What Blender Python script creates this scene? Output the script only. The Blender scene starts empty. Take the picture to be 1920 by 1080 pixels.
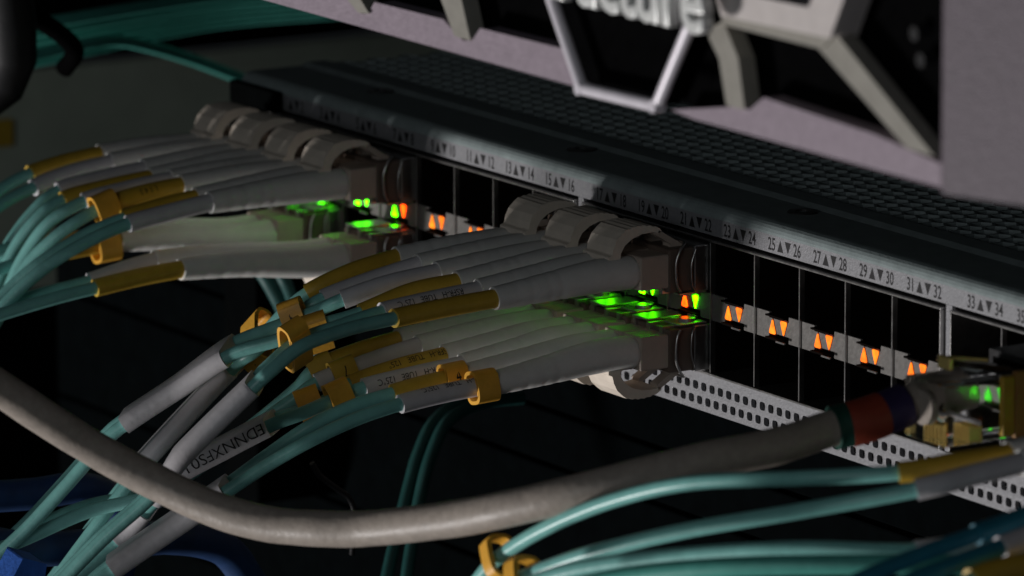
import bpy, bmesh, math, random
import numpy as np
from mathutils import Vector, Matrix
random.seed(7)
MM = 0.001
D = bpy.data
scn = bpy.context.scene
col = scn.collection

# ------------------------------------------------------------------ camera
PSI, TH, RO = math.radians(31.44), math.radians(11.38), math.radians(-0.16)
CAM = np.array([1002.76, -629.01, 246.52]); FPX = 12240.0
_f = np.array([-math.cos(PSI)*math.cos(TH), math.sin(PSI)*math.cos(TH), -math.sin(TH)])
_r = np.cross(_f, [0, 0, 1]); _r /= np.linalg.norm(_r); _u = np.cross(_r, _f)
_r, _u = _r*math.cos(RO)+_u*math.sin(RO), -_r*math.sin(RO)+_u*math.cos(RO)
cd = D.cameras.new('camera'); cam = D.objects.new('camera', cd); col.objects.link(cam)
cam.matrix_world = Matrix(((_r[0], _u[0], -_f[0], CAM[0]*MM), (_r[1], _u[1], -_f[1], CAM[1]*MM),
                           (_r[2], _u[2], -_f[2], CAM[2]*MM), (0, 0, 0, 1)))
cd.sensor_width = 36; cd.lens = FPX/1920*36
cd.clip_start = 0.05; cd.clip_end = 20
cd.dof.use_dof = True
cd.dof.focus_distance = float((np.array([58, 0, 20])-CAM) @ _f)*MM
cd.dof.aperture_fstop = cd.lens/7.2
cd.dof.aperture_blades = 0
scn.camera = cam

# ------------------------------------------------------------------ world, light, exposure
w = D.worlds.new('World'); scn.world = w; w.use_nodes = True
bg = w.node_tree.nodes['Background']
bg.inputs[0].default_value = (0.80, 0.90, 1.0, 1); bg.inputs[1].default_value = 0.014

def area(name, loc, target, size, power, colour):
    l = D.lights.new(name, 'AREA'); l.shape = 'DISK'; l.size = size; l.energy = power; l.color = colour
    o = D.objects.new(name, l); col.objects.link(o)
    o.location = Vector(loc)*MM
    o.rotation_euler = (Vector(target)-Vector(loc)).to_track_quat('-Z', 'Y').to_euler()
    return o
area('aisle_lamp', (-500, -1450, -860), (20, 0, 10), 0.30, 23.0, (1.0, 0.97, 0.96))
area('fill_lamp', (900, -1250, 330), (20, 0, 10), 0.5, 1.45, (0.90, 0.96, 1.0))  # added soft fill near the camera, brightens camera-facing sides and the cover

vs = scn.view_settings
vs.view_transform = 'Standard'; vs.look = 'None'; vs.exposure = 0; vs.gamma = 1; vs.use_curve_mapping = False
scn.cycles.use_denoising = True
scn.cycles.max_bounces = 8; scn.cycles.transmission_bounces = 8

# ------------------------------------------------------------------ helpers
def at(u, v, X=None, Y=None, Z=None):
    """a point of the place (mm) seen at photograph pixel u, v on the plane X, Y or Z = const"""
    d = _f+_r*((u-960)/FPX)-_u*((v-540)/FPX)
    i, c = (0, X) if X is not None else ((1, Y) if Y is not None else (2, Z))
    return Vector(CAM+d*((c-CAM[i])/d[i]))

def nset(n, **k):
    for a, b in k.items():
        a = a.replace('_', ' ')
        if a in n.inputs: n.inputs[a].default_value = b
def mat(name, colour, rough=0.5, metal=0.0, var=0.12, scale=400, bump=0.0, bscale=1500, trans=0.0, ior=1.45,
        emit=None, estr=0, spec=0.5, sss=0.0, wear=0.0):
    m = D.materials.new(name); m.use_nodes = True
    nt = m.node_tree; b = nt.nodes['Principled BSDF']
    nset(b, Roughness=rough, Metallic=metal, IOR=ior)
    b.inputs['Transmission Weight'].default_value = trans
    b.inputs['Specular IOR Level'].default_value = spec
    if sss:
        b.inputs['Subsurface Weight'].default_value = sss
        b.inputs['Subsurface Radius'].default_value = (0.0025, 0.002, 0.0018)
        b.inputs['Subsurface Scale'].default_value = 1.0
    tc = nt.nodes.new('ShaderNodeTexCoord')
    nz = nt.nodes.new('ShaderNodeTexNoise'); nset(nz, Scale=scale, Detail=6.0, Roughness=0.65)
    nt.links.new(tc.outputs['Object'], nz.inputs['Vector'])
    rp = nt.nodes.new('ShaderNodeValToRGB')
    c = np.array(colour)
    rp.color_ramp.elements[0].position = 0.3; rp.color_ramp.elements[1].position = 0.7
    rp.color_ramp.elements[0].color = (*np.clip(c*(1-var), 0, 1), 1)
    rp.color_ramp.elements[1].color = (*np.clip(c*(1+var), 0, 1), 1)
    nt.links.new(nz.outputs['Fac'], rp.inputs['Fac'])
    out = rp.outputs['Color']
    if wear:
        n2 = nt.nodes.new('ShaderNodeTexNoise'); nset(n2, Scale=scale*0.22, Detail=8.0, Roughness=0.75)
        nt.links.new(tc.outputs['Object'], n2.inputs['Vector'])
        r2 = nt.nodes.new('ShaderNodeValToRGB')
        r2.color_ramp.elements[0].position = 0.52; r2.color_ramp.elements[1].position = 0.72
        r2.color_ramp.elements[0].color = (0, 0, 0, 1); r2.color_ramp.elements[1].color = (wear, wear, wear, 1)
        nt.links.new(n2.outputs['Fac'], r2.inputs['Fac'])
        mx = nt.nodes.new('ShaderNodeMixRGB'); nt.links.new(r2.outputs['Color'], mx.inputs[0])
        nt.links.new(out, mx.inputs[1]); mx.inputs[2].default_value = (*np.clip(c*0.45+0.02, 0, 1), 1)
        out = mx.outputs[0]
    nt.links.new(out, b.inputs['Base Color'])
    mr = nt.nodes.new('ShaderNodeMapRange'); mr.inputs[3].default_value = rough*0.8; mr.inputs[4].default_value = min(1, rough*1.25)
    nt.links.new(nz.outputs['Fac'], mr.inputs[0]); nt.links.new(mr.outputs[0], b.inputs['Roughness'])
    if bump:
        n3 = nt.nodes.new('ShaderNodeTexNoise'); nset(n3, Scale=bscale, Detail=4.0)
        nt.links.new(tc.outputs['Object'], n3.inputs['Vector'])
        bp = nt.nodes.new('ShaderNodeBump'); bp.inputs['Strength'].default_value = bump; bp.inputs['Distance'].default_value = 0.0002
        nt.links.new(n3.outputs['Fac'], bp.inputs['Height']); nt.links.new(bp.outputs[0], b.inputs['Normal'])
    if emit:
        b.inputs['Emission Color'].default_value = (*emit, 1)
        n4 = nt.nodes.new('ShaderNodeTexNoise'); nset(n4, Scale=700.0, Detail=2.0); nt.links.new(tc.outputs['Object'], n4.inputs['Vector'])
        m4 = nt.nodes.new('ShaderNodeMapRange'); m4.inputs[1].default_value = 0.3; m4.inputs[2].default_value = 0.7
        m4.inputs[3].default_value = estr*0.6; m4.inputs[4].default_value = estr*1.4
        nt.links.new(n4.outputs['Fac'], m4.inputs[0]); nt.links.new(m4.outputs[0], b.inputs['Emission Strength'])
    return m

M = dict(
    face=mat('grey_powder_coat', (0.31, 0.31, 0.325), 0.5, 0.3, 0.13, 1400, 0.4, 2600, wear=0.2),
    deck=mat('dark_cover_paint', (0.28, 0.33, 0.33), 0.45, 0.0, 0.15, 300, 0.25, 2500, wear=0.2),
    steel=mat('cage_steel', (0.55, 0.54, 0.53), 0.32, 1.0, 0.15, 500, 0.15, 900),
    plate=mat('indicator_steel', (0.20, 0.19, 0.18), 0.48, 0.4, 0.15, 700, 0.25, 1500),
    pitch=mat('matt_black', (0.003, 0.003, 0.0032), 0.9, 0, 0.2, 300, spec=0.0),
    black=mat('black_plastic', (0.010, 0.010, 0.011), 0.5, 0, 0.2, 300, 0.2),
    void=mat('interior_shade', (0.005, 0.0032, 0.0025), 0.8, 0, 0.2, 300, spec=0.05),  # black puts the shade inside ports and behind vents into the colour
    ink=mat('black_ink', (0.015, 0.014, 0.015), 0.6, 0, 0.2, 900),
    boot=mat('white_boot', (0.72, 0.71, 0.68), 0.45, 0, 0.06, 350, 0.2, 1200, sss=0.25, wear=0.15),
    housing=mat('beige_housing', (0.46, 0.38, 0.32), 0.42, 0, 0.08, 350, 0.15, 1200),
    nose=mat('brown_grey_housing', (0.13, 0.095, 0.075), 0.45, 0, 0.1, 350, 0.15, 1200),
    latch=mat('beige_latch', (0.74, 0.65, 0.55), 0.5, 0, 0.07, 350, 0.2, 1200),
    yellow=mat('yellow_sleeve', (0.58, 0.37, 0.045), 0.38, 0, 0.10, 350, 0.2, 900),
    white=mat('white_sleeve', (0.62, 0.60, 0.62), 0.42, 0, 0.06, 350, 0.2, 900, wear=0.12),
    orange=mat('orange_marker', (0.82, 0.42, 0.05), 0.42, 0, 0.10, 350, 0.3, 1500, wear=0.15),
    aqua=mat('aqua_jacket', (0.22, 0.53, 0.49), 0.32, 0, 0.10, 300, 0.2, 900, wear=0.12),
    aquad=mat('deep_aqua_jacket', (0.09, 0.38, 0.32), 0.45, 0, 0.10, 300, 0.2, 900),
    aquashade=mat('shaded_aqua_jacket', (0.012, 0.075, 0.07), 0.5, 0, 0.10, 300, 0.2, 900),  # aqua jacket darkened for hanging cables that lie in shade
    tealblue=mat('blue_teal_jacket', (0.02, 0.17, 0.24), 0.45, 0, 0.10, 300, 0.2, 900),
    grey=mat('grey_cable_jacket', (0.35, 0.305, 0.265), 0.45, 0, 0.12, 650, 0.5, 700, wear=0.5),
    rg=mat('green_ring', (0.006, 0.05, 0.035), 0.5), rr=mat('red_ring', (0.25, 0.04, 0.02), 0.5), rp=mat('purple_ring', (0.03, 0.02, 0.075), 0.5),
    clear=mat('clear_plastic', (0.95, 0.96, 0.95), 0.06, 0, 0.02, 200, 0.1, 400, trans=1.0, ior=1.49),
    gold=mat('gold_contact', (1.0, 0.74, 0.26), 0.3, 0.45, 0.1, 500),
    jack=mat('yellow_jack', (0.32, 0.20, 0.015), 0.4, 0, 0.12, 300),
    jackb=mat('brown_jack', (0.24, 0.12, 0.03), 0.45, 0, 0.12, 300),
    lav=mat('lavender_plastic', (0.315, 0.26, 0.305), 0.5, 0.0, 0.12, 900, 0.7, 1600, wear=0.15),
    strut=mat('grey_beige_plastic', (0.30, 0.285, 0.25), 0.5, 0, 0.08, 300, 0.3, 900),
    pale=mat('pale_plastic', (0.62, 0.57, 0.55), 0.45, 0, 0.06, 300, 0.2, 900),
    silver=mat('silver_trim', (0.78, 0.74, 0.80), 0.35, 0.1, 0.06, 300),
    chrome=mat('polished_silver', (0.78, 0.79, 0.77), 0.3, 0.1, 0.04, 300),
    rack=mat('green_grey_paint', (0.50, 0.54, 0.44), 0.55, 0, 0.10, 60, 0.2, 300),
    rackd=mat('black_rack_paint', (0.0022, 0.0027, 0.0028), 0.8, 0, 0.25, 120, 0.3, 700, spec=0.01),
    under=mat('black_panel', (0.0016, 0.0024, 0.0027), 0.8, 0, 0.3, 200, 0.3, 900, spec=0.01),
    blue=mat('blue_strap', (0.02, 0.10, 0.42), 0.7, 0, 0.2, 500, 0.8, 1500),
    blued=mat('navy_jacket', (0.012, 0.042, 0.13), 0.6, 0, 0.2, 300),
    led=mat('amber_light', (0.5, 0.12, 0.01), 0.4, emit=(1.0, 0.20, 0.008), estr=1.5),
    ledw=mat('amber_lens_rim', (0.12, 0.012, 0.004), 0.4),
    ledg=mat('green_light', (0.1, 0.7, 0.02), 0.4, emit=(0.06, 1.0, 0.0), estr=13.0),
    led2=mat('amber_light_warm', (0.5, 0.12, 0.01), 0.4, emit=(1.0, 0.225, 0.01), estr=1.75),
    led3=mat('amber_light_dim', (0.5, 0.12, 0.01), 0.4, emit=(1.0, 0.17, 0.007), estr=1.3),
    ledd=mat('dim_green_light', (0.05, 0.4, 0.02), 0.4, emit=(0.05, 1.0, 0.02), estr=0.6),
    block=mat('shaded_lavender_plastic', (0.155, 0.128, 0.15), 0.5, 0, 0.14, 700, 0.6, 1400, wear=0.15),  # lavender plastic darkened for the handle block's dimmer light
    leda=mat('bright_amber_light', (0.9, 0.25, 0.02), 0.4, emit=(1.0, 0.06, 0.002), estr=5.0),
)

def tag(o, label=None, cat=None, group=None, kind=None):
    for k, v in (('label', label), ('category', cat), ('group', group), ('kind', kind)):
        if v: o[k] = v
    return o

class MB:
    def __init__(s): s.v = []; s.f = []; s.sm = []
    def add(s, vs, fs, smooth=False):
        n = len(s.v); s.v += [tuple(p) for p in vs]
        for f in fs: s.f.append(tuple(i+n for i in f)); s.sm.append(smooth)
        return s
    def box(s, x0, x1, y0, y1, z0, z1):
        v = [(x, y, z) for x in (x0, x1) for y in (y0, y1) for z in (z0, z1)]
        return s.add(v, [(0, 1, 3, 2), (4, 6, 7, 5), (0, 4, 5, 1), (2, 3, 7, 6), (0, 2, 6, 4), (1, 5, 7, 3)])
    def prism(s, poly, vec, smooth=False):
        """poly: 3D points of a flat outline, swept by vec"""
        n = len(poly); a = [Vector(p) for p in poly]; b = [p+Vector(vec) for p in a]
        s.add(a+b, [tuple(range(n))[::-1], tuple(range(n, 2*n))])
        return s.add(a+b, [(i, (i+1) % n, n+(i+1) % n, n+i) for i in range(n)], smooth)
    def tube(s, pts, rad, seg=16, caps=True, up=(0, 0, 1), squash=1.0):
        pts = [Vector(p) for p in pts]; n = len(pts)
        if not hasattr(rad, '__len__'): rad = [rad]*n
        fr = frames(pts, up)
        vs = []
        for (p, t, a, b), r in zip(fr, rad):
            for k in range(seg):
                q = 2*math.pi*k/seg
                vs.append(p+a*(r*math.cos(q)*squash)+b*(r*math.sin(q)))
        fs = [(i*seg+k, i*seg+(k+1) % seg, (i+1)*seg+(k+1) % seg, (i+1)*seg+k) for i in range(n-1) for k in range(seg)]
        s.add(vs, fs, True)
        if caps: s.add(vs[:seg], [tuple(range(seg))[::-1]]); s.add(vs[-seg:], [tuple(range(seg))])
        return s
    def build(s, name, m, parent=None, bevel=0, bseg=2):
        me = D.meshes.new(name)
        me.from_pydata([(x*MM, y*MM, z*MM) for x, y, z in s.v], [], s.f)
        me.polygons.foreach_set('use_smooth', s.sm)
        bm = bmesh.new(); bm.from_mesh(me); bmesh.ops.recalc_face_normals(bm, faces=bm.faces); bm.to_mesh(me); bm.free()
        me.materials.append(M[m] if isinstance(m, str) else m); me.update()
        o = D.objects.new(name, me); col.objects.link(o)
        if parent: o.parent = parent; o.matrix_parent_inverse = parent.matrix_world.inverted()
        if bevel:
            md = o.modifiers.new('bevel', 'BEVEL'); md.width = bevel*MM; md.segments = bseg; md.limit_method = 'ANGLE'; md.angle_limit = math.radians(40)
        return o

def empty(name, loc=(0, 0, 0)):
    o = D.objects.new(name, None); col.objects.link(o); o.location = Vector(loc)*MM; o.empty_display_size = 0.005
    o.matrix_world = Matrix.Translation(Vector(loc)*MM)
    return o

def frames(pts, up=(0, 0, 1)):
    n = len(pts); up = Vector(up); out = []
    for i in range(n):
        t = (pts[min(i+1, n-1)]-pts[max(i-1, 0)]).normalized()
        if i == 0:
            a = up.cross(t)
            if a.length < 1e-4: a = Vector((1, 0, 0)).cross(t)
            a.normalize()
        else:
            a = (a-t*a.dot(t)).normalized()
        out.append((pts[i], t, a, t.cross(a)))
    return out

def spline(pts, n=10):
    """Catmull-Rom; returns function of t in [0, len-1]"""
    P = [Vector(p) for p in pts]
    P = [P[0]*2-P[1]]+P+[P[-1]*2-P[-2]]
    def ev(t):
        t = max(0, min(len(pts)-1, t)); i = min(int(t), len(pts)-2); x = t-i
        a, b, c, d = P[i:i+4]
        return 0.5*((2*b)+(c-a)*x+(2*a-5*b+4*c-d)*x*x+(3*b-a-3*c+d)*x**3)
    return ev
def samp(ev, t0, t1, step=0.1):
    n = max(3, int(round((t1-t0)/step))+1)
    return [ev(t0+(t1-t0)*i/(n-1)) for i in range(n)]

_tc = {}
def text2d(body, size=1.0, extrude=0, bevel=0, squeeze=1.0, sub=0, bold=0.0):
    """flat glyph outlines as (verts, faces) in mm, centred on x, baseline y=0"""
    c = D.curves.new('glyphs', 'FONT'); c.body = body; c.size = size; c.extrude = extrude; c.bevel_depth = bevel; c.bevel_resolution = 2; c.offset = bold*size
    c.align_x = 'CENTER'; c.resolution_u = 3
    o = D.objects.new('glyphs', c); col.objects.link(o)
    dg = bpy.context.evaluated_depsgraph_get(); me = D.meshes.new_from_object(o.evaluated_get(dg))
    bm = bmesh.new(); bm.from_mesh(me)
    if sub:
        bmesh.ops.triangulate(bm, faces=bm.faces)
        for _ in range(3):
            es = [e for e in bm.edges if e.calc_length() > size*sub]
            if not es: break
            bmesh.ops.subdivide_edges(bm, edges=es, cuts=1); bmesh.ops.triangulate(bm, faces=[f for f in bm.faces if len(f.verts) > 3])
    bm.verts.ensure_lookup_table()
    r = ([(v.co.x*squeeze, v.co.y, v.co.z) for v in bm.verts], [tuple(v.index for v in f.verts) for f in bm.faces])
    bm.free(); D.objects.remove(o); D.curves.remove(c); D.meshes.remove(me)
    return r
def cached(body, **k):
    key = (body, tuple(sorted(k.items())))
    if key not in _tc: _tc[key] = text2d(body, **k)
    return _tc[key]

# ------------------------------------------------------------------ network switch
H, PW = 24.0, 14.25
CAGE = [-(8*PW)-3.6, 0.0, 8*PW+3.6]
NCOL = [8, 8, 8]
sw = empty('network_switch', (60, 30, -7.5))
tag(sw, 'grey rack switch with rows of numbered ports, amber port lights and perforated dark top cover', 'network switch')
XL, XR = -130, 262
# top cover: strip with bevel nose
prof = [(0, 25.1), (0, 28.3)]+[(2.2-2.2*math.cos(a), 28.3+2.2*math.sin(a)) for a in np.linspace(0.2, math.pi/2, 6)]
prof += [(13.5, 30.5), (15, 31.1), (19.5, 31.1), (21, 30.5)]
inner = [(y+0.0 if y > 1 else y+1.0, z-0.9 if y > 1 else z) for y, z in prof]
fp = MB().prism([(XL, y, z) for y, z in [(0, 25.1), (0, 28.3), (0.9, 28.3), (0.9, 25.1)]], (XR-XL, 0, 0)).build('label_strip', 'face', sw)
tp = MB()
tp.prism([(XL, y, z) for y, z in prof[1:]]+[(XL, y, z-0.9) for y, z in prof[:2:-1]]+[(XL, 0.9, 28.31)], (XR-XL, 0, 0), True)
cover = tp.build('top_cover', 'deck', sw, bevel=0)
for p in cover.data.polygons: p.use_smooth = False
# perforated part of the cover: hexagonal holes
pv = MB(); pit = 4.3; rows = int(118/(pit*0.866)); cols_ = int((XR-XL)/pit)
R0 = pit/math.sqrt(3); r0 = R0*0.87
for j in range(rows):
    for i in range(cols_):
        cx = XL+2+i*pit+(pit/2 if j % 2 else 0); cy = 23+j*pit*0.866
        ho = [(cx+R0*math.sin(k*math.pi/3), cy+R0*math.cos(k*math.pi/3)) for k in range(6)]
        hi = [(cx+r0*math.sin(k*math.pi/3), cy+r0*math.cos(k*math.pi/3)) for k in range(6)]
        vs_ = [(x, y, 30.5) for x, y in ho]+[(x, y, 30.5) for x, y in hi]+[(x, y, 29.6) for x, y in hi]
        pv.add(vs_, [(k, (k+1) % 6, 6+(k+1) % 6, 6+k) for k in range(6)]+[(6+k, 6+(k+1) % 6, 12+(k+1) % 6, 12+k) for k in range(6)])
pv.build('vent_mesh', 'deck', cover)
# chassis shell behind the face
ch = MB(); ch.box(XL, XL+1, 1, 260, -7.5, 29.6); ch.box(XR-1, XR, 1, 260, -7.5, 29.6); ch.box(XL+1, XR-1, 1.2, 260, -7.5, -6.6)
ch.box(XL+1, XR-1, 140, 260, 29.0, 30.4); ch.box(XL+1, XR-1, 259, 260, -6.6, 29)
ch.build('chassis', 'rackd', sw)
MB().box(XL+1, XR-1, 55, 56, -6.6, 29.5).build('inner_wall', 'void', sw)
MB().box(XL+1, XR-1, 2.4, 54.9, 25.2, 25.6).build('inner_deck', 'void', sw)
# cover screws
for (u, v) in ((1090, 281), (1505, 398), (713, 171)):
    p = at(u, v, Z=30.5)
    sc_ = MB()
    n = 24; ring = lambda r, z: [(p.x+r*math.cos(2*math.pi*k/n), p.y+r*math.sin(2*math.pi*k/n), z) for k in range(n)]
    vs_ = ring(2.9, 30.52)+ring(2.7, 30.75)+ring(1.3, 30.8)+ring(1.0, 30.35)+ring(0.2, 30.3)
    sc_.add(vs_, [(a*n+k, a*n+(k+1) % n, (a+1)*n+(k+1) % n, (a+1)*n+k) for a in range(4) for k in range(n)], False)
    sc_.build('screw', 'steel', cover)
# port numbers printed on the strip
def label(x, body, tri=True):
    a, b = body
    hgt = 2.15
    def put(name, vs2, fs2, dx):
        MB().add([(x+dx+vx, -0.03, 25.62+vy) for vx, vy, *_ in vs2], fs2).build(name, 'ink', fp)
    ta, tb = [cached(q, size=hgt*1.5, squeeze=0.74, bold=0.012) for q in (a, b)]
    put('port_number', *ta, -3.9 if len(a) > 1 else -3.3); put('port_number', *tb, 4.1 if len(b) > 1 else 3.4)
    put('up_arrow', [(-2.15, 0.0), (-0.25, 0.0), (-1.2, 2.1)], [(0, 1, 2)], 0)
    put('down_arrow', [(0.25, 2.1), (2.15, 2.1), (1.2, 0.0)], [(0, 2, 1)], 0)
# posts of the face between the port blocks
posts = [(XL, CAGE[0]-0.9), (CAGE[0]+8*PW+0.9, CAGE[1]-0.9), (CAGE[1]+8*PW+0.9, CAGE[2]-0.9), (CAGE[2]+8*PW+0.9, XR)]
for a, b in posts:
    MB().box(a, b, 0.1, 0.95, -0.55, 25.08).build('face_post', 'face', sw, bevel=0.12)
# lower perforated strip with rounded holes
def perforated(x0, x1, z0, z1, holes, hw, hh):
    bm = bmesh.new()
    def loop(pts, y): 
        vs = [bm.verts.new((x*MM, y*MM, z*MM)) for x, z in pts]; return vs
    m = MB()
    # cell-wise: each cell is a rectangle with an octagonal hole
    for cx, cz, cw, chh in holes:
        c = 0.45
        o = [(cx-cw/2, cz-chh/2), (cx, cz-chh/2), (cx+cw/2, cz-chh/2), (cx+cw/2, cz), (cx+cw/2, cz+chh/2), (cx, cz+chh/2), (cx-cw/2, cz+chh/2), (cx-cw/2, cz)]
        k = 0.42
        i8 = []
        for q in range(16):
            a = math.pi*(-0.75)+q*math.pi/8
            ca, sa = math.cos(a), math.sin(a)
            e = 4.0
            r = (abs(ca)**e+abs(sa)**e)**(-1/e)
            i8.append((cx+hw*r*ca, cz+hh*r*sa))
        # outer samples matched to the 16 inner ones
        o16 = []
        for q in range(16):
            a = math.pi*(-0.75)+q*math.pi/8
            ca, sa = math.cos(a), math.sin(a); r = 1/max(abs(ca), abs(sa))
            o16.append((cx+cw/2*r*ca, cz+chh/2*r*sa))
        vs_ = [(x, 0, z) for x, z in o16]+[(x, 0.02, z) for x, z in i8]+[(x, 0.9, z) for x, z in i8]
        m.add(vs_, [(k, (k+1) % 16, 16+(k+1) % 16, 16+k) for k in range(16)]+[(16+k, 16+(k+1) % 16, 32+(k+1) % 16, 32+k) for k in range(16)])
    return m
hp = 2.72; hz = 2.62
holes = []
nh = int((XR-XL)/hp)
for i in range(nh):
    holes.append((XL+hp*(i+0.5), -3.15, hp, hz)); 
    holes.append((XL+hp*(i+0.5)-(hp/2 if i else 0), -3.15-hz, hp if i else hp, hz))
vst = perforated(XL, XR, -7, 0, holes, 0.88, 0.78)
vst.box(XL, XL+nh*hp, 0.0, 0.9, -3.15+hz/2, -0.62)
vst.box(XL, XL+nh*hp, 0.0, 0.9, -7.6, -3.15-1.5*hz)
vst.build('vent_strip', 'face', sw)
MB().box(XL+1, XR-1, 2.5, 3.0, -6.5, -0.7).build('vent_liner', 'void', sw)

LIT = {(0, 0): 'g', (0, 1): 'g', (0, 2): 'g', (0, 3): 'gb', (1, 0): 'g', (1, 1): 'g', (1, 2): 'bg', (2, 0): 'dd', (2, 1): 'dd', (2, 2): 'd', (2, 5): 'g'}
def rtri(cx, cz, w, h, up, r=0.32):
    s = 1 if up else -1
    pts = [(-w/2, -h/2*s), (w/2, -h/2*s), (0, h/2*s)]
    out = []
    for i in range(3):
        p = Vector(pts[i]); a = (Vector(pts[i-1])-p).normalized(); b = (Vector(pts[(i+1) % 3])-p).normalized()
        for q in (0, 0.25, 0.5, 0.75, 1):
            d = a*(1-q)+b*q
            out.append(p+(a*((1-q)**2)+b*(q**2))*r*1.7)
    return [(cx+p.x, cz+p.y) for p in out]
for ci, x0 in enumerate(CAGE):
    W = NCOL[ci]*PW
    cg = MB()
    for (a, b, c, d) in ((x0-0.45, x0+W+0.45, H, H+0.45), (x0-0.45, x0+W+0.45, -0.45, 0)):
        cg.box(a, b, -0.7, 48, c, d)
    cg.box(x0-0.45, x0-0.1, -0.7, 48, 0, H); cg.box(x0+W+0.1, x0+W+0.45, -0.7, 48, 0, H)
    cage = cg.build('port_cage', 'steel', sw, bevel=0.12)
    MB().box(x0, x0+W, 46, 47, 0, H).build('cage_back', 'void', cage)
    for k in range(1, NCOL[ci]):
        MB().box(x0+k*PW-0.14, x0+k*PW+0.14, -0.45, 0.6, 0.05, H-0.05).build('divider', 'steel', cage); MB().box(x0+k*PW-0.16, x0+k*PW+0.16, 0.6, 45, 0.05, H-0.05).build('port_wall', 'void', cage)  # port_wall blackens the steel divider for the shade inside the port
    for k in range(NCOL[ci]):
        a, b = x0+k*PW+0.16, x0+(k+1)*PW-0.16
        za, zb = 9.6, 14.4
        cx = x0+(k+0.5)*PW; n0, n1 = cx-3.0, cx+3.2
        outl = [(a, za), (n0, za), (n0, za+1.15), (n1, za+1.15), (n1, za), (b, za), (b, zb), (n1, zb), (n1, zb-1.0), (n0, zb-1.0), (n0, zb), (a, zb)]
        pl = MB()
        pl.prism([(x, 0.0, z) for x, z in outl], (0, 0.5, 0))
        pl.build('indicator_plate', 'plate', cage, bevel=0.06, bseg=1)
        bk = MB(); bk.box(a, b, 0.55, 45, za+0.1, zb-0.1)
        bk.box(n0+0.2, n1-0.2, -1.0, 0.5, za+0.2, za+0.55); bk.box(n0+0.2, n1-0.2, -1.0, 0.5, zb-0.5, zb-0.2)
        bk.build('light_pipe_block', 'void', cage)
        MB().box(n1-2.2, n1+0.5, -1.3, -1.0, za+0.05, za+0.35).build('spring_glint_tab', 'steel', cage)
        lit = LIT.get((ci, k), 'aa' if not (ci == 2 and k > 6) else 'aa')
        if len(lit) == 1: lit = lit*2
        for s_, c_ in zip((-1, 1), lit):
            up = s_ < 0
            lx = cx+s_*1.75
            MB().prism([(x, -0.06, z) for x, z in rtri(lx, 12.02, 2.75, 3.35, up)], (0, 0.3, 0)).build('light_rim', 'ledw', cage)
            MB().prism([(x, -0.2, z) for x, z in rtri(lx, 12.02, 2.2, 2.8, up)], (0, 0.4, 0)).build('port_light', {'a': random.choice(('led', 'led2', 'led3')), 'g': 'ledg', 'd': 'ledd', 'b': 'leda'}[c_], cage, bevel=0.1)
        n = ci*16+2*k+1
        label(x0+(k+0.5)*PW+1.6, (str(n), str(n+1)))

# ------------------------------------------------------------------ transceivers
def cx_of(n): return CAGE[(n-1)//16]+(((n-1) % 16)//2+0.5)*PW
ZT, ZB = 19.3, 4.7
def transceiver(n, label):
    up = n % 2 == 1; x = cx_of(n); z = ZT if up else ZB; s = 1 if up else -1
    t = empty('transceiver', (x, -7, z-4.2)); tag(t, label, 'transceiver', 'optical transceivers in the switch ports')
    sh = MB(); sh.box(x-6.6, x+6.6, -3.5, 40, z-4.25, z+4.25)
    shell = sh.build('shell', 'steel', t, bevel=0.25)
    # belly towards the light strip: raised plate, slots, round boss
    zb = z-4.25*s
    bl = MB()
    bl.box(x-6.2, x-1.0, -8.6, -0.2, min(zb, zb-0.45*s), max(zb, zb-0.45*s))
    bl.box(x+1.2, x+6.2, -6.5, -0.5, min(zb, zb-0.4*s), max(zb, zb-0.4*s))
    bl.build('belly_plate', 'steel', shell, bevel=0.12)
    bs = MB()
    ring = [(x+3.6+1.5*math.cos(q*math.pi/8), -3.2+1.5*math.sin(q*math.pi/8), zb-0.42*s) for q in range(16)]
    bs.prism(ring, (0, 0, -0.5*s)); bs.build('rivet', 'steel', shell, bevel=0.1)
    ns = MB(); ns.box(x-6.4, x+6.4, -8.8, -3.4, z-4.0, z+4.0)
    ns.build('nose', 'nose', t, bevel=0.4)
    for q in (-4.4, 0.2, 4.4):
        MB().box(x+q-0.5, x+q+0.5, -9.3, -3.3, min(zb-0.1*s, zb+1.6*s), max(zb-0.1*s, zb+1.6*s)).build('grounding_finger', 'steel', shell, bevel=0.1)
    # bail wire
    zt = z+4.4*s
    ev = spline([(x+6.9, -6.6, z-3.8*s), (x+6.95, -7.4, z-2.2*s), (x+6.95, -7.6, z+1.5*s), (x+6.9, -6.6, z+4.0*s), (x+6.0, -5.4, zt+0.6*s), (x, -5.2, zt+0.7*s), (x-6.0, -5.4, zt+0.6*s), (x-6.9, -6.6, z+4.0*s), (x-6.95, -7.6, z+1.5*s), (x-6.9, -6.6, z-3.8*s)])
    MB().tube(samp(ev, 0, 9, 0.2), 0.27, 8).build('bail', 'steel', t)
    ev = spline([(x+6.75, -3.4, z-4.0*s), (x+6.95, -4.2, z-2.6*s), (x+6.95, -4.3, z+1*s), (x+6.9, -3.4, z+3.6*s)])
    MB().tube(samp(ev, 0, 3, 0.25), 0.18, 6).build('spring_edge', 'steel', t)
    return t

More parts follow.
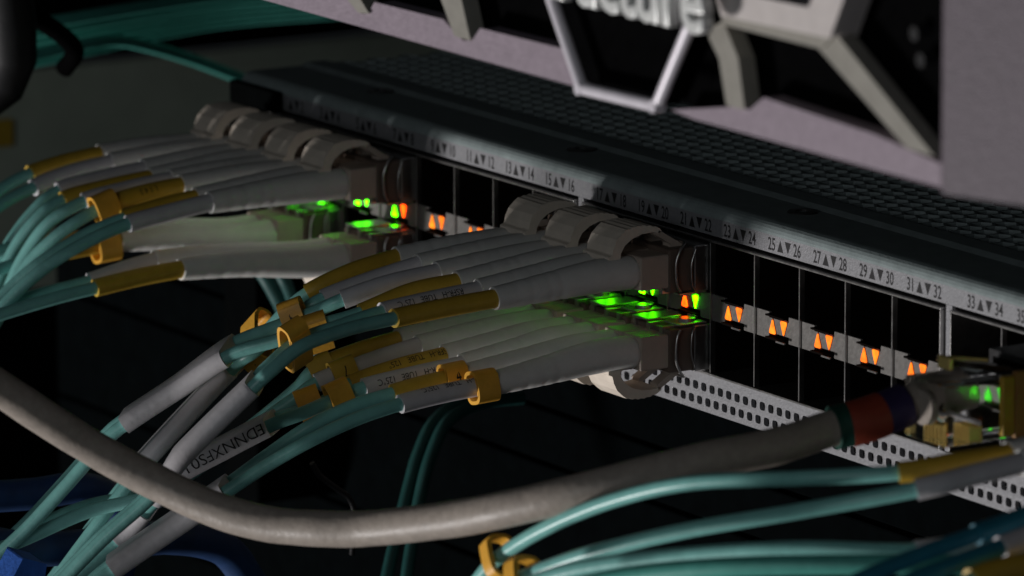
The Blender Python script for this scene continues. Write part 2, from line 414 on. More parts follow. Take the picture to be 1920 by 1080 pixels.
used_top = {1: 0, 3: 0, 5: 0, 7: 0, 17: 0, 19: 0, 21: 0, 43: 0}
WORD = {1: 'one', 3: 'three', 5: 'five', 7: 'seven', 4: 'four', 8: 'eight', 17: 'seventeen', 18: 'eighteen', 19: 'nineteen', 20: 'twenty', 21: 'twenty-one', 22: 'twenty-two', 43: 'forty-three'}
for n in (1, 3, 5, 7, 17, 19, 21, 4, 8, 18, 20, 22, 43):
    transceiver(n, 'metal transceiver with wire bail in %s port %s of the switch' % ('upper' if n % 2 else 'lower', WORD[n]))

# ------------------------------------------------------------------ fibre patch cords
def tube_text(ev, t0, t1, r, body, ang, parent, size=1.7, flip=True, name='printed_text', squeeze=0.8):
    """letters wrapped on a tube; text runs along the path, turned by ang round it"""
    pts = samp(ev, t0, t1, (t1-t0)/60.0); fr = frames(pts)
    L = [0]
    for a, b in zip(pts, pts[1:]): L.append(L[-1]+(b-a).length)
    vs2, fs2 = cached(body, size=size, squeeze=squeeze, sub=0.22)
    out = []
    for vx, vy, *_ in vs2:
        sx = L[-1]/2+(vx if flip else -vx)      # distance along the path
        sx = max(0, min(L[-1]-1e-4, sx))
        i = max(j for j in range(len(L)) if L[j] <= sx); i = min(i, len(pts)-2)
        k = (sx-L[i])/(L[i+1]-L[i]); p = pts[i].lerp(pts[i+1], k); t, a, b = fr[i][1:]
        q = ang-(vy-size*0.35)/r*(1 if flip else -1)
        out.append(p+(a*math.cos(q)+b*math.sin(q))*(r+0.05))
    return MB().add(out, fs2).build(name, 'ink', parent)

def marker(parent, ev, t, ra=2.0, rb=3.6, length=4.2, roll=0.0, digit=None, m='orange', shift=(0, 0)):
    pts = [ev(t-0.02), ev(t), ev(t+0.02)]; p, tn, a, b = frames(pts)[1]
    ca, sa = math.cos(roll), math.sin(roll); a, b = a*ca+b*sa, b*ca-a*sa
    p = p+a*shift[0]+b*shift[1]
    vs = []; N = 40; th = 0.62
    for i in range(N+1):
        q = -0.6+2*math.pi*1.17*i/N
        g = 1+0.16*i/N
        dx, dz = [math.copysign(abs(k)**0.62, k) for k in (math.cos(q), math.sin(q))]
        for o_ in (0, th):
            for l in (-length/2, length/2):
                vs.append(p+a*((ra*g+o_)*dx)+b*((rb*g+o_)*dz)+tn*l)
    fs = []
    for i in range(N):
        k = 4*i
        fs += [(k, k+1, k+5, k+4), (k+2, k+6, k+7, k+3), (k, k+4, k+6, k+2), (k+1, k+3, k+7, k+5)]
    fs += [(0, 2, 3, 1), (4*N, 4*N+1, 4*N+3, 4*N+2)]
    mb = MB(); mb.add(vs, fs, True)
    o = mb.build('cable_marker', m, parent)
    es = o.modifiers.new('split', 'EDGE_SPLIT'); es.split_angle = math.radians(35)
    if digit:
        vs2, fs2 = cached(digit, size=2.6, squeeze=0.8)
        # face of the band that looks towards +X
        q0 = min(np.linspace(0, 2*math.pi, 72), key=lambda q: -(a*math.cos(q)+b*math.sin(q)).dot(Vector((0.82, -0.4, 0.3))))
        out = []
        for vx, vy, *_ in vs2:
            q = q0+(vy-0.9)/((ra+rb)/2*1.1)
            g = 1.17
            out.append(p+a*((ra*g+th+0.08)*math.cos(q))+b*((rb*g+th+0.08)*math.sin(q))+tn*(-vx))
        MB().add(out, fs2).build('marker_number', 'ink', o)
    return o

def connector(t, x, z, s):
    for q in (-3.15, 3.15):
        MB().box(x+q-2.95, x+q+2.95, -14.6, -7.2, z-3.1, z+3.1).build('connector_body', 'housing', t, bevel=0.35)
    # arched latch, ribbed on its crown
    outer = [(-20.2, 2.4), (-20.2, 3.4), (-19.4, 3.7), (-19.1, 5.0), (-18.4, 6.4), (-17.2, 7.5)]
    xs = np.linspace(-16.4, -10.2, 11)
    for i, y in enumerate(xs):
        zz = 8.55-0.05*(y+13.4)**2
        outer.append((y, zz-(0.16 if i % 2 else 0)))
    outer += [(-9.4, 7.6), (-9.0, 7.1)]
    inner = [(-9.4, 6.8), (-11.0, 7.05), (-13.2, 6.95), (-15.2, 6.3), (-16.8, 5.2), (-17.6, 3.9), (-17.8, 2.4)]
    out = outer+inner
    MB().prism([(x-4.3, y, z+s*zz) for y, zz in out], (8.6, 0, 0)).build('latch_clip', 'latch', t, bevel=0.18)
    for q in (-3.1, 3.1):
        MB().prism([(x+q-1.2, y, z+s*zz) for y, zz in ((-4.4, 4.2), (-9.6, 7.3), (-9.9, 6.3), (-7.2, 4.6), (-7.2, 2.6), (-4.4, 2.6))], (2.4, 0, 0)).build('latch_arm', 'housing', t, bevel=0.25)

def boot(t, p0, p1):
    """strain relief boot from the connector to p1"""
    p0, p1 = Vector(p0), Vector(p1)
    ev = spline([p0, p0+Vector((0, -8, 0)), p0.lerp(p1, 0.62)+Vector((0, 0, 0.25)), p1])
    pts = samp(ev, 0, 3, 3/60.0); rad = []
    for i in range(len(pts)):
        k = i/(len(pts)-1)
        r = 3.05 if k < 0.35 else 3.05-0.95*((k-0.35)/0.65)**1.1
        if k < 0.03: r = 2.8+k*8
        if i in (36, 37, 41, 47, 48, 53): r -= 0.07
        rad.append(r)
    MB().tube(pts, rad, 20).build('boot', 'boot', t)

def cord(n, label, fibres, group='fibre patch cords plugged into the switch', plug=True, drift=-1.1):
    """fibres: list of dict(px=[(u,v,X)...] from the boot end on, sleeve=t, col=...)"""
    up = n % 2 == 1; x = cx_of(n); z = ZT if up else ZB; s = 1 if up else -1
    t = empty('patch_cord', (x, -14, z-4)); tag(t, label, 'patch cord', group)
    if plug: connector(t, x, z, s)
    evs = []
    for q, fb in zip((-3.15, 3.15), fibres):
        pts = [at(u, v, fb['px'][0][2]+(X-fb['px'][0][2])*drift) for u, v, X in fb['px']]
        if plug: boot(t, (x+q, -14.4, z), pts[0])
        d = (pts[1]-pts[0]).normalized()
        path = [pts[0]-d*3]+pts
        ev = spline(path); evs.append(ev)
        MB().tube(samp(ev, 0, len(path)-1, 0.1), fb.get('r', 1.22), 14).build('fibre', fb.get('m', 'aqua'), t)
        if fb.get('sleeve'):
            sl = MB().tube(samp(ev, 0.1, fb['sleeve']+1, 0.1), fb.get('sr', 1.72), 16).build('sleeve', fb['col'], t)
            if fb.get('text'):
                body, t0, t1, ang = fb['text']
                tube_text(ev, t0+1, t1+1, fb.get('sr', 1.72), body, ang, sl)
    return t, evs

def project(p):
    d = np.array(p)-CAM; z = d @ _f
    return 960+FPX*(d @ _r)/z, 540-FPX*(d @ _u)/z
def label_tube(t, evs, a, b, r=2.15, m='white', text=None, ang=0.0):
    """white tube slipped over both fibres of a cord, from where they pass a to where they pass b"""
    mean = lambda k: (evs[0](k)+evs[1](k))/2
    ks = np.linspace(0, 11, 600); pj = [project(mean(k)) for k in ks]
    k0, k1 = [ks[min(range(600), key=lambda i: (pj[i][0]-q[0])**2+(pj[i][1]-q[1])**2)] for q in (a, b)]
    N = 40; P = []; F = []
    for i in range(N):
        k = k0+(k1-k0)*i/(N-1); P.append(mean(k)); F.append((evs[1](k)-evs[0](k)))
    fr = frames(P); seg = 24; vs = []
    for (p, tn, aa, bb), d in zip(fr, F):
        d = d-tn*d.dot(tn); h = d.length/2; d.normalize(); e = tn.cross(d)
        ra = max(r, h+1.5); rb = r
        for j in range(seg):
            q = 2*math.pi*j/seg; c_ = math.cos(q); vs.append(p+d*(r*0.8*c_+math.copysign(min(1, abs(c_)*4)*h, c_))+e*(r*0.8*math.sin(q)))
    mb = MB(); mb.add(vs, [(i*seg+j, i*seg+(j+1) % seg, (i+1)*seg+(j+1) % seg, (i+1)*seg+j) for i in range(N-1) for j in range(seg)], True)
    mb.add(vs[:seg], [tuple(range(seg))[::-1]]); mb.add(vs[-seg:], [tuple(range(seg))])
    o = mb.build('label_tube', m, t)
    if text:
        vs2, fs2 = cached(text, size=2.9, squeeze=1.06, sub=0.2)
        L = [0]
        for x, y in zip(P, P[1:]): L.append(L[-1]+(y-x).length)
        out = []
        for vx, vy, *_ in vs2:
            sx = max(0.01, min(L[-1]-0.01, L[-1]*0.38+vx)); i = min(max(j for j in range(N) if L[j] <= sx), N-2)
            kk = (sx-L[i])/(L[i+1]-L[i]); p = P[i].lerp(P[i+1], kk); tn = fr[i][1]
            d = F[i]-tn*F[i].dot(tn); h = d.length/2; d.normalize(); e = tn.cross(d); ra = max(r, h+1.5)
            view = Vector((0.84, -0.5, 0.2)); view = (view-tn*view.dot(tn)).normalized()
            q0 = math.atan2(view.dot(e), view.dot(d)); q = q0+ang-(vy-0.95)/(r*0.8)
            c_ = math.cos(q); out.append(p+d*((r*0.8+0.05)*c_+math.copysign(min(1, abs(c_)*4)*h, c_))+e*((r*0.8+0.05)*math.sin(q)))
        MB().add(out, fs2).build('printed_text', 'ink', o)

# ---- cords of the second port block, upper row (17, 19, 21)
c17, e17 = cord(17, 'aqua fibre cord with white boots plugged into upper port seventeen', [
    dict(px=[(742, 484, 4), (660, 510, 4), (577, 550, 6), (530, 590, 10), (470, 655, 16), (430, 690, 20), (280, 850, 26), (228, 915, 28), (160, 1005, 31), (85, 1105, 34)], sleeve=2.0, col='yellow'),
    dict(px=[(782, 498, 10), (690, 528, 11), (606, 560, 12), (560, 590, 14), (478, 658, 18), (432, 694, 21.5), (283, 854, 27), (232, 918, 29), (164, 1008, 32), (90, 1108, 35)], sleeve=2.0, col='white')])
label_tube(c17, e17, (448, 678), (266, 868), 2.2)
marker(c17, e17[0], 4.75, 1.5, 5.6, 4.6, 0.75, '1', shift=(0, 0.3))
c19, e19 = cord(19, 'aqua fibre cord with white boots plugged into upper port nineteen', [
    dict(px=[(818, 512, 18), (730, 532, 19), (642, 562, 21), (590, 585, 24), (520, 612, 28), (432, 648, 34), (330, 722, 40), (236, 785, 44), (195, 820, 46), (120, 905, 50), (40, 990, 54), (-60, 1080, 58)], sleeve=2.0, col='white'),
    dict(px=[(856, 530, 24), (770, 548, 25), (668, 590, 26), (590, 612, 29), (520, 638, 32), (436, 664, 36), (334, 730, 42), (240, 792, 46), (199, 826, 48), (124, 911, 52), (45, 996, 56), (-55, 1086, 60)], sleeve=1.9, col='yellow')])
label_tube(c19, e19, (430, 656), (236, 787), 2.2)
marker(c19, e19[0], 4.55, 1.4, 3.0, 4.2, 0.1, '5')
marker(c19, e19[1], 4.0, 1.45, 2.7, 4.6, -0.1, None, shift=(0, -1.1))
c21, e21 = cord(21, 'aqua fibre cord plugged into upper port twenty-one, rightmost of its row of three', [
    dict(px=[(896, 545, 32), (800, 565, 32), (716, 585, 32), (640, 610, 31), (560, 640, 30), (500, 690, 30), (470, 722, 32), (350, 840, 36), (282, 925, 40), (192, 1005, 44), (105, 1092, 48)], sleeve=2.0, col='white',
         text=('RSFR-H   TUBE   125°C', 0.15, 2.0, 0.55)),
    dict(px=[(926, 560, 38.5), (830, 578, 38.5), (738, 597, 38), (650, 618, 36), (565, 650, 33), (505, 698, 32), (474, 727, 33), (354, 845, 37), (286, 929, 41), (196, 1009, 45), (110, 1096, 49)], sleeve=2.0, col='yellow')])
label_tube(c21, e21, (478, 718), (322, 870), 2.2)
marker(c21, e21[0], 5.1, 1.35, 4.05, 4.2, -0.4, None, shift=(0, 0))

# ---- lower row (18, 20, 22)
c18, e18 = cord(18, 'aqua fibre cord plugged into lower port eighteen with two numbered yellow markers', [
    dict(px=[(745, 638, 4), (670, 660, 5), (592, 692, 7), (560, 725, 9), (520, 760, 12), (470, 800, 15), (400, 850, 18), (290, 920, 22), (160, 950, 26), (20, 1005, 30), (-80, 1030, 32)], sleeve=2.0, col='yellow'),
    dict(px=[(782, 650, 10), (690, 680, 11), (594, 718, 13), (560, 742, 14), (520, 770, 16), (474, 805, 18), (404, 855, 20), (294, 926, 24), (164, 960, 28), (24, 1020, 32), (-76, 1046, 34)], sleeve=2.0, col='white')])
marker(c18, e18[0], 2.85, 1.22, 1.58, 4.6, 0.3, '1', 'yellow')
marker(c18, e18[1], 2.45, 1.36, 1.85, 4.6, 0.3, '2', 'yellow')
c20, e20 = cord(20, 'aqua fibre cord plugged into lower port twenty leading into a printed white label tube', [
    dict(px=[(832, 668, 18), (745, 690, 18.5), (655, 722, 20), (610, 752, 22), (560, 772, 24), (508, 790, 28), (420, 835, 32), (330, 885, 36), (284, 936, 40), (224, 1006, 44), (136, 1090, 46)], sleeve=1.95, col='yellow',
         text=('RSFR-H   TUBE   125°C', 0.02, 1.2, 0.8)),
    dict(px=[(866, 685, 24.5), (780, 703, 25), (682, 727, 26), (620, 752, 27), (565, 776, 28), (512, 796, 30), (424, 841, 34), (334, 891, 38), (289, 941, 42), (229, 1011, 46), (142, 1095, 48)], sleeve=2.0, col='white',
         text=('RSFR-H   TUBE   125°C', 0.25, 2.0, 0.35))])
label_tube(c20, e20, (510, 792), (302, 905), 2.35, text='EDNNXFS01', ang=0.1)
label_tube(c20, e20, (284, 940), (226, 1006), 2.1)
marker(c20, e20[1], 3.7, 1.40, 2.38, 4.2, 0.2)
marker(c20, e20[0], 4.55, 1.68, 2.99, 4.4, 0.3, '1')
c22, e22 = cord(22, 'aqua fibre cord plugged into lower port twenty-two with two orange markers at its boots', [
    dict(px=[(868, 705, 32), (800, 720, 32.5), (736, 738, 33), (660, 762, 34), (580, 800, 36), (500, 855, 40), (422, 912, 44), (330, 975, 48), (210, 1058, 52), (150, 1110, 54)], sleeve=2.0, col='yellow'),
    dict(px=[(912, 722, 38.5), (830, 738, 38.5), (750, 758, 38.5), (670, 785, 39), (590, 822, 40), (508, 868, 43), (428, 920, 46), (336, 983, 50), (218, 1064, 54), (156, 1116, 56)], sleeve=2.0, col='white',
         text=('RSFR-H   TUBE   125°C', 0.05, 1.5, 1.15))])
label_tube(c22, e22, (428, 917), (210, 1062), 2.4)
marker(c22, e22[0], 1.3, 1.47, 2.11, 4.2, 0.25, '4')
marker(c22, e22[1], 1.12, 1.54, 2.20, 4.4, 0.25, None)

# ---- cords of the first port block, upper row (1, 3, 5, 7)
c1, e1 = cord(1, 'aqua fibre cord in upper port one at the far end of the switch', [
    dict(px=[(186, 290, -113.6), (120, 305, -114), (56, 326, -115), (0, 356, -116), (-80, 420, -118)], sleeve=2.0, col='yellow'),
    dict(px=[(205, 306, -107.5), (130, 325, -108), (62, 352, -109), (0, 385, -110), (-80, 450, -112)], sleeve=2.0, col='white')])
c3, e3 = cord(3, 'aqua fibre cord in upper port three with grey and yellow sleeves', [
    dict(px=[(268, 318, -99), (190, 335, -99), (110, 358, -99), (60, 400, -98), (10, 470, -96), (-30, 560, -94)], sleeve=2.0, col='white'),
    dict(px=[(280, 335, -93), (200, 352, -93), (118, 375, -93), (70, 410, -92), (25, 470, -90), (-20, 570, -88)], sleeve=2.0, col='yellow')])
c5, e5 = cord(5, 'aqua fibre cord in upper port five with a printed yellow sleeve and round marker', [
    dict(px=[(318, 338, -85), (240, 355, -85), (158, 378, -85), (90, 420, -83), (40, 490, -80), (0, 580, -78), (-40, 640, -76)], sleeve=2.0, col='white'),
    dict(px=[(338, 348, -79), (260, 365, -79), (185, 392, -79), (110, 440, -77), (50, 500, -74), (0, 590, -72), (-40, 660, -70)], sleeve=2.0, col='yellow',
         text=('L S 4 3', 0.1, 1.6, 0.5))])
marker(c5, e5[1], 2.85, 1.47, 2.02, 4.6, 0.2, None)
c7, e7 = cord(7, 'aqua fibre cord in upper port seven with yellow and pale grey sleeves', [
    dict(px=[(366, 372, -71), (300, 388, -71), (232, 410, -71), (160, 440, -70), (80, 490, -68), (20, 540, -66), (-50, 610, -64)], sleeve=2.0, col='yellow'),
    dict(px=[(392, 380, -64.5), (320, 398, -64.5), (240, 420, -64.5), (170, 450, -64), (90, 498, -62), (20, 560, -60), (-50, 640, -58)], sleeve=2.0, col='white')])
c4, e4 = cord(4, 'aqua fibre cord in lower port four with an orange marker at its boot', [
    dict(px=[(205, 440, -99.4), (140, 450, -99.4), (60, 458, -99), (0, 470, -98), (-60, 490, -97)], sleeve=2.0, col='yellow'),
    dict(px=[(222, 452, -93), (150, 466, -93), (80, 480, -93), (0, 505, -92), (-60, 530, -91)], sleeve=2.0, col='yellow')])
marker(c4, e4[1], 1.4, 1.75, 2.64, 4.6, 0.3, None)
c8, e8 = cord(8, 'aqua fibre cord in lower port eight with long yellow and white sleeves', [
    dict(px=[(288, 490, -71), (235, 505, -71), (168, 528, -71), (90, 548, -70), (0, 574, -69), (-60, 596, -68)], sleeve=2.0, col='white'),
    dict(px=[(338, 505, -64.5), (260, 520, -64.5), (178, 540, -64.5), (100, 560, -64), (0, 590, -63), (-60, 612, -62)], sleeve=2.0, col='yellow')])

# ---- cords of the third block, running in from the right of the picture
cA, eA = cord(43, 'bright aqua fibre cord with yellow and white sleeves arching below the grey cable', [
    dict(px=[(1890, 852, 193), (1790, 868, 193), (1685, 886, 191), (1500, 897, 180), (1300, 905, 163), (1150, 938, 147), (1020, 992, 132), (930, 1050, 120), (880, 1110, 112)], sleeve=2.0, col='yellow', r=1.25),
    dict(px=[(1915, 868, 199.5), (1820, 892, 199.5), (1718, 918, 198), (1500, 958, 185), (1300, 992, 168), (1150, 1026, 154), (1060, 1052, 144), (960, 1092, 132), (900, 1130, 124)], sleeve=2.0, col='white', r=1.25)], drift=1.0)
marker(cA, eA[0], 7.9, 2.0, 2.9, 2.4, 0.2, None)
marker(cA, eA[1], 7.75, 2.2, 2.6, 2.6, 0.3, None)

def loose(name, label, cat, px, r, m, group=None, extra=None, step=0.1):
    pts = [at(*p) for p in px]; ev = spline(pts)
    if extra is None:
        o = MB().tube(samp(ev, 0, len(pts)-1, step), r, 16).build(name, m)
        return tag(o, label, cat, group), ev
    t = empty(name, pts[0]); tag(t, label, cat, group)
    MB().tube(samp(ev, 0, len(pts)-1, step), r, 16).build('jacket', m, t)
    return t, ev
t, ev = loose('fibre_cable', 'aqua fibre with a beige sleeve crossing below the bright aqua cord', 'cable',
      [(1960, 985, 205), (1850, 1010, 205), (1716, 1034, 204), (1500, 1030, 192), (1300, 1040, 176), (1100, 1064, 158), (980, 1098, 146)], 1.35, 'aqua', 'loose fibre cables', 1)
MB().tube(samp(ev, 0, 2, 0.1), 1.75, 16).build('sleeve', 'white', t)
loose('fibre_cable', 'lowest aqua fibre running along under the beige sleeved one', 'cable',
      [(1960, 1040, 211), (1800, 1058, 210), (1650, 1058, 206), (1400, 1062, 192), (1200, 1078, 176), (1050, 1108, 162)], 1.6, 'aquad', 'loose fibre cables')
t, ev = loose('fibre_cable', 'blue teal fibre slanting down with shiny sleeve ends', 'cable',
      [(1990, 940, 215), (1920, 970, 215), (1830, 1002, 216), (1700, 1050, 217), (1560, 1110, 218)], 1.3, 'tealblue', 'loose fibre cables', 1)
MB().tube(samp(ev, 0.2, 2, 0.1), 1.65, 16).build('sleeve', 'tealblue', t)
t, ev = loose('fibre_cable', 'blue teal fibre slanting down above the yellow sleeve', 'cable',
      [(1990, 985, 221), (1920, 1010, 221), (1840, 1040, 222), (1720, 1085, 223), (1640, 1120, 224)], 1.4, 'tealblue', 'loose fibre cables', 1)
MB().tube(samp(ev, 0.2, 1.6, 0.1), 1.75, 16).build('sleeve', 'white', t)
t, ev = loose('fibre_cable', 'fibre in a fat yellow sleeve below the blue teal ones', 'cable',
      [(2000, 1040, 226), (1930, 1058, 226), (1850, 1078, 227), (1780, 1110, 228)], 1.4, 'aqua', 'loose fibre cables', 1)
MB().tube(samp(ev, 0.2, 2.4, 0.1), 2.0, 16).build('sleeve', 'yellow', t)

# ---- thick grey network cable with clear plug
XP = cx_of(37); 
nt_ = empty('network_cable', at(1760, 735, X=XP)); tag(nt_, 'thick grey network cable with coloured rings sagging across to a clear plug', 'network cable')
px = [(1800, 722, 150), (1740, 742, 150), (1630, 785, 149), (1550, 806, 147), (1450, 838, 148), (1300, 868, 146), (1100, 920, 138), (960, 952, 127), (850, 973, 114), (700, 990, 96), (600, 991, 87), (500, 982, 78), (400, 954, 70), (300, 908, 63), (200, 855, 58), (100, 794, 55), (0, 728, 53), (-120, 650, 53)]
ev = spline([at(*p) for p in px])
P_ = samp(ev, 0, 17, 0.05); rr = [3.05+0.02*math.sin(i*0.41)+0.03*math.sin(i*0.17) for i in range(len(P_))]
MB().tube(P_, rr, 24).build('jacket', 'grey', nt_)
for a, b, m_ in ((1.42, 1.78, 'rp'), (1.78, 2.45, 'rr'), (2.45, 2.85, 'rg')):
    MB().tube(samp(ev, a, b, 0.05), 3.75 if m_ == 'rr' else 3.65, 24).build('colour_ring', m_, nt_)
# plug: body, latch, wires, contacts
pc = at(1832, 752, X=XP); px_, py_, pz_ = XP, pc.y, pc.z
pb = MB(); pb.box(px_-5.8, px_+5.8, py_-10.5, py_+9, pz_-5.6, pz_+4.6)
pb.build('plug_body', 'clear', nt_, bevel=0.5)
lt = MB(); lt.prism([(px_-3, py_-6.5, pz_+7.0), (px_-3, py_-6.0, pz_+7.9), (px_-3, py_+3, pz_+6.0), (px_-3, py_+7, pz_+4.7), (px_-3, py_+5, pz_+4.7), (px_-3, py_+2, pz_+5.2)], (6, 0, 0))
lt.build('plug_latch', 'clear', nt_, bevel=0.2)
for k in range(8):
    xk = px_-3.6+k*1.02
    MB().box(xk-0.2, xk+0.2, py_-4.8, py_-2.2, pz_-5.9, pz_-3.0).build('contact', 'gold', nt_)
    MB().tube([(px_+(k-3.5)*0.3, py_-9, pz_), (xk, py_-6, pz_-1.2), (xk, py_-2.5, pz_-2.6)], 0.42, 8).build('wire', ('aqua', 'white', 'orange', 'white')[k % 4], nt_)
MB().tube([(px_, py_-11, pz_+0.2), (px_, py_-8.6, pz_+0.1)], 2.9, 16).build('cable_end', 'grey', nt_)
# copper transceiver with yellow jack
ct = empty('copper_transceiver', (XP, -15, ZT-5)); tag(ct, 'yellow and brown jack module holding the clear plug', 'transceiver')
zc = pz_
jm = MB()
ja, jb = py_+7.5, -1.5
jm.box(XP-7.2, XP-6.2, ja, jb, zc-5.5, zc+6.7); jm.box(XP+6.2, XP+7.2, ja, jb, zc-5.5, zc+6.7)
jm.box(XP-6.2, XP+6.2, ja, jb, zc+5.6, zc+6.7); jm.box(XP-6.2, XP+6.2, ja, jb, zc-5.5, zc-4.9)
jm.build('jack_body', 'black', ct)
MB().box(XP+6.3, XP+7.6, py_-0.2, py_+2.2, zc-4.6, zc+5.4).build('release_lever', 'jack', ct, bevel=0.3)
MB().box(XP+6.3, XP+7.5, py_+2.3, ja-0.1, zc-5.2, zc+6.0).build('side_guard', 'jackb', ct, bevel=0.3)
MB().box(XP-4, XP+4, py_+6, ja+2, zc+3.8, zc+5.4).build('jack_liner', 'void', ct)
MB().box(XP-0.4, XP+3.0, py_-7.8, py_-6.8, zc+6.4, zc+8.6).build('spring_glint_tab', 'gold', ct, bevel=0.3)  # gold block added to stand in for a reflection on the latch tip
MB().tube([(XP+1.3, py_-6.9, zc+8.3), (XP+1.3, py_+1, zc+7.0)], 0.35, 8).build('glint_arm', 'gold', ct)  # arm added to carry the glint block
MB().box(XP-6.7, XP+6.7, -2.2, 35, ZT-4.3, ZT+4.3).build('shell', 'steel', ct, bevel=0.25)

# ------------------------------------------------------------------ server bezel above
YB = -95.0
sv = empty('server_bezel', at(1400, 262, Y=YB)); tag(sv, 'lavender and grey honeycomb server front with black recess and raised silver lettering', 'server')
def bez(name, m, pxs, y, depth, bevel=0.5):
    return MB().prism([at(u, v, Y=y) for u, v in pxs], (0, depth, 0)).build(name, m, sv, bevel=bevel)
def ln(p, q, u): return p[1]+(q[1]-p[1])*(u-p[0])/(q[0]-p[0])
B0, B1 = (480, -4), (1765, 352)       # lower edge of the rail
be = lambda u: ln(B0, B1, u)
rail = [(330, be(330)), (1090, be(1090)), (1058, 92), (900, 53), (885, 76), (868, 76), (830, 36), (702, 4), (690, 26), (678, 26), (650, -8), (500, -45), (330, -90)]
bez('rail', 'lav', rail, YB, 3.5)
rail2 = [(1258, 206), (1300, be(1300)), (1775, be(1775)), (1775, 312), (1640, 252), (1432, 183), (1405, 206), (1385, 200)]
bez('rail', 'lav', rail2, YB, 3.5)
bez('strut', 'strut', [(640, -14), (668, -14), (692, 26), (672, 24)], YB-0.6, 3)
bez('strut', 'strut', [(822, -14), (862, -14), (882, 76), (852, 68)], YB-0.6, 3)
bez('strut', 'strut', [(1322, 56), (1356, 40), (1384, 110), (1396, 206), (1362, 198), (1348, 110)], YB-0.6, 3)
bez('strut', 'strut', [(1528, 84), (1566, 62), (1752, 294), (1700, 278)], YB-0.6, 3)
bez('hexagon_frame', 'pale', [(1336, -30), (1352, 30), (1556, 72), (1592, -30), (1535, -30), (1515, 14), (1372, -16), (1368, -30)], YB-2.5, 5, 1.0)
bez('frame_shade_strip', 'strut', [(1350, 24), (1356, 46), (1540, 92), (1562, 68)], YB-1.2, 3.5)  # darker strip paints in the shaded thickness of the frame
# silver outline
ev = spline([at(u, v, Y=YB-4) for u, v in ((1012, -70), (1040, 8), (1092, 166), (1092.5, 167))])
bd = MB()
pl_ = [at(u, v, Y=YB-4) for u, v in ((1008, -80), (1092, 166), (1232, 199), (1318, -10), (1345, -80))]
for a, b in zip(pl_, pl_[1:]):
    bd.tube([a, b], 1.0, 12)
for p in pl_[1:-1]:
    bd.tube([p+Vector((0, -1.0, 0)), p+Vector((0, 1.0, 0))], 1.0, 12)
bd.build('badge_outline', 'silver', sv)
MB().prism([at(u, v, Y=YB-1) for u, v in ((1008, -80), (1092, 166), (1232, 199), (1318, -10), (1345, -80))], (0, 4, 0)).build('badge_plate', 'pitch', sv)
# raised lettering
vs2, fs2 = cached('structure', size=15.0, extrude=0.7, bevel=0.4, squeeze=0.92)
xmax = max(v[0] for v in vs2)
pe = at(1328, 62, Y=YB-7)
MB().add([(pe.x+(vx-xmax), YB-7-vz, pe.z+vy) for vx, vy, vz in vs2], fs2, True).build('lettering', 'chrome', sv)
# black recess and body
za = at(1400, be(1400), Y=YB).z
MB().box(-260, 280, YB+4, YB+11, za+0.8, za+75).build('recess', 'pitch', sv)
MB().box(-260, 280, YB+11.2, 330, za-1, za+75).build('server_body', 'rackd', sv)
# handle block at the right
pb0 = at(1757, 362, Y=YB-6)
x0, z0 = pb0.x, pb0.z
hb = MB().prism([(x0, YB-6, z0), (x0+75, YB-6+24, z0), (x0+75, YB+60, z0), (x0, YB+60, z0)], (0, 0, 90))
hb.build('handle_block', 'block', sv, bevel=1.2)
for u, v in ((1738, 112), (1726, 62)):
    p = at(u, v, Y=YB+3)
    MB().tube([p+Vector((0, -1.2, 0)), p+Vector((0, 4, 0))], 1.1, 14).build('screw_head', 'black', sv)

# ------------------------------------------------------------------ below: dark unit
lu = empty('lower_unit', (60, 3, -60)); tag(lu, 'black equipment front below the perforated strip of the switch', 'equipment')
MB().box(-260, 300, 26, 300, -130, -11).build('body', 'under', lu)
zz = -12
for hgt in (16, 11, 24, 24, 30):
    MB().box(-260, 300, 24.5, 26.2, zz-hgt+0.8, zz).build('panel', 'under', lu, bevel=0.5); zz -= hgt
MB().box(XL-1, -118.8, -2.4, -0.5, -7.5, 24.6).box(XL-1, -112.5, -2.4, -0.5, 24.6, 28.9).build('shade_flange', 'rackd', sw, bevel=0.3)  # black flange added over the lit left end, standing in for shade
tag(MB().box(-146, -132.5, 4, 60, -60, 12).build('rack_rail', 'rackd', bevel=0.6), 'black rack mounting rail beside the far end of the switch', 'rack rail')
# ------------------------------------------------------------------ left: rack post and dark rail
p0, p1 = at(-60, 560, X=-330), at(520, 60, X=-330)
rp_ = empty('rack_post', (-332, -60, p0.z)); tag(rp_, 'green grey painted rack side panel behind the far cords', 'rack panel')
MB().box(-336, -330, p0.y-60, p1.y+60, p0.z, at(100, 128, X=-330).z).build('panel', 'rack', rp_, bevel=1)
MB().box(-338, -331, p0.y-60, p1.y+60, at(100, 128, X=-330).z+1, at(100, 100, X=-330).z+60).build('upper_rail', 'rackd', rp_, bevel=1)
MB().box(-338, -329, p0.y-60, p1.y+60, p0.z-160, p0.z-1).build('lower_rail', 'rackd', rp_, bevel=1)
MB().box(-329.8, -328.5, *sorted((at(-40, 245, X=-329).y, at(22, 245, X=-329).y)), at(0, 275, X=-329).z, at(0, 225, X=-329).z).build('yellow_sticker', 'yellow', rp_)
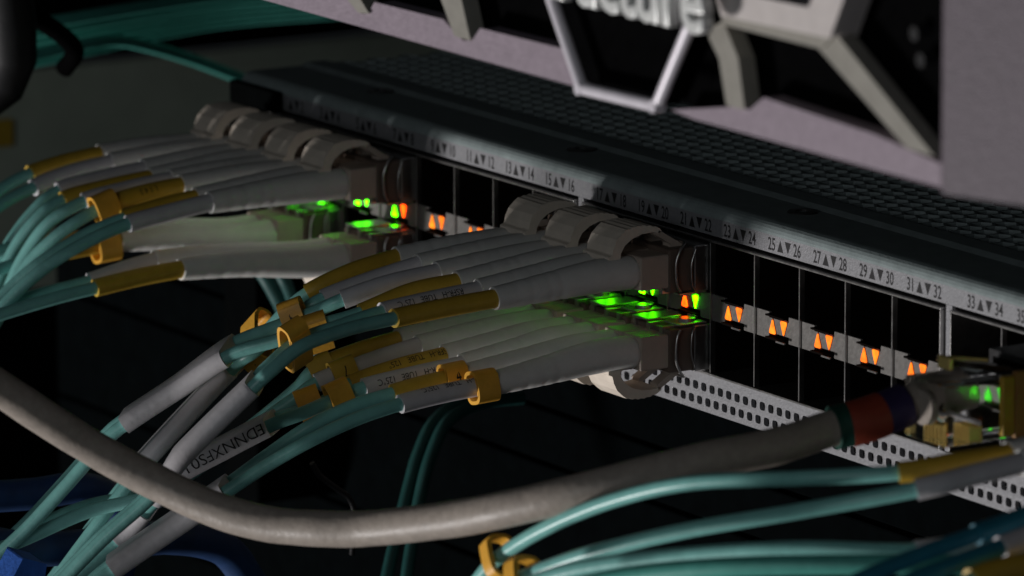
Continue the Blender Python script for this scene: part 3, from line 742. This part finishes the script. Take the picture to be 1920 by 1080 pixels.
# ------------------------------------------------------------------ cable bundle, top left
for k, dv in enumerate((0, 15, 28, 42, 55, 68)):
    loose('bundle_cable', ('topmost', 'second', 'third', 'fourth', 'fifth', 'lowest')[k]+' aqua cable of the bundle passing behind the bezel', 'cable',
          [(-60, 62+dv*1.1, -200-k*3), (100, 40+dv, -200-k*3), (260, 14+dv*0.85, -205-k*3), (420, -8+dv*0.75, -210-k*3), (600, -20+dv*0.7, -214-k*3), (760, -26+dv*0.7, -218-k*3)], 1.35, 'aquad', 'aqua cables of the far bundle')
loose('bundle_cable', 'single aqua cable dipping away below the far bundle', 'cable', [(60, 104, -196), (150, 84, -200), (215, 76, -204), (280, 88, -208), (360, 112, -214), (460, 150, -220)], 1.3, 'aquad', 'aqua cables of the far bundle')
loose('black_cable', 'black cable bending down over the aqua bundle', 'cable', [(-60, 10, -150), (20, 18, -150), (80, 42, -150), (125, 74, -150), (140, 100, -152), (120, 130, -156)], 1.9, 'pitch')
bk = MB(); bk.tube([at(10, -40, X=-140), at(18, 40, X=-140), at(20, 110, X=-141), at(4, 165, X=-142), at(-30, 200, X=-143)], [5.2, 5.4, 5.3, 4.4, 3.2], 20)
tag(bk.build('cable_boot', 'black'), 'fat black cable boot hanging in front of the rack panel', 'cable boot')
# ------------------------------------------------------------------ cables hanging behind, shade put into their jacket colour
hang = [('left', [(440, 450, -110), (490, 510, -108), (520, 560, -105), (560, 640, -100), (640, 740, -95)], 1.5),
        ('right', [(480, 450, -106), (530, 520, -104), (560, 590, -100), (610, 700, -96)], 1.3)]
loose('hanging_cable', 'dark aqua cable hanging beside the white latch of lower port eight', 'cable', hang[0][1], 1.5, 'aquashade', 'dim hanging cables')
loose('hanging_cable', 'dark aqua cable curving down behind the yellow sleeves of port seventeen', 'cable', hang[1][1], 1.3, 'aquashade', 'dim hanging cables')
loose('hanging_cable', 'outer dark aqua cable looping down behind the grey cable', 'cable', [(960, 736, -52), (880, 745, -52), (815, 790, -52), (785, 850, -51), (770, 900, -50), (750, 980, -48), (735, 1040, -46), (722, 1100, -44)], 1.25, 'aquashade', 'dim hanging cables')
loose('hanging_cable', 'inner dark aqua cable looping down beside the outer one', 'cable', [(980, 746, -48), (900, 757, -48), (840, 790, -48), (806, 860, -47), (788, 930, -46), (776, 1000, -44), (766, 1060, -42), (760, 1110, -40)], 1.25, 'aquashade', 'dim hanging cables')
loose('black_cable', 'thin black lead curling down behind the grey cable', 'cable', [(585, 868, -20), (600, 892, -20), (630, 915, -20), (655, 935, -20), (665, 970, -20), (660, 1040, -20)], 0.55, 'black')
# ------------------------------------------------------------------ blue things at the bottom left
loose('blue_cable', 'thick dark blue cable lying low behind the fanned aqua cords', 'cable', [(-80, 935, -40), (60, 926, -40), (150, 915, -40), (215, 940, -42), (235, 1000, -44), (225, 1060, -46), (205, 1140, -48)], 3.0, 'blued')
loose('blue_cable', 'second dark blue cable crossing under the white label tubes', 'cable', [(-60, 1010, -20), (60, 1030, -22), (200, 1020, -24), (320, 1008, -26), (420, 1030, -28), (480, 1110, -30)], 3.2, 'blued')
stp = MB(); q = [at(u, v, X=10) for u, v in ((44, 1046), (88, 1058), (80, 1110), (10, 1110))]
stp.prism(q, (-9, 1.5, 0)); tag(stp.build('blue_tag', 'blue', bevel=0.4), 'small bright blue cloth tag between the aqua cords', 'tag')
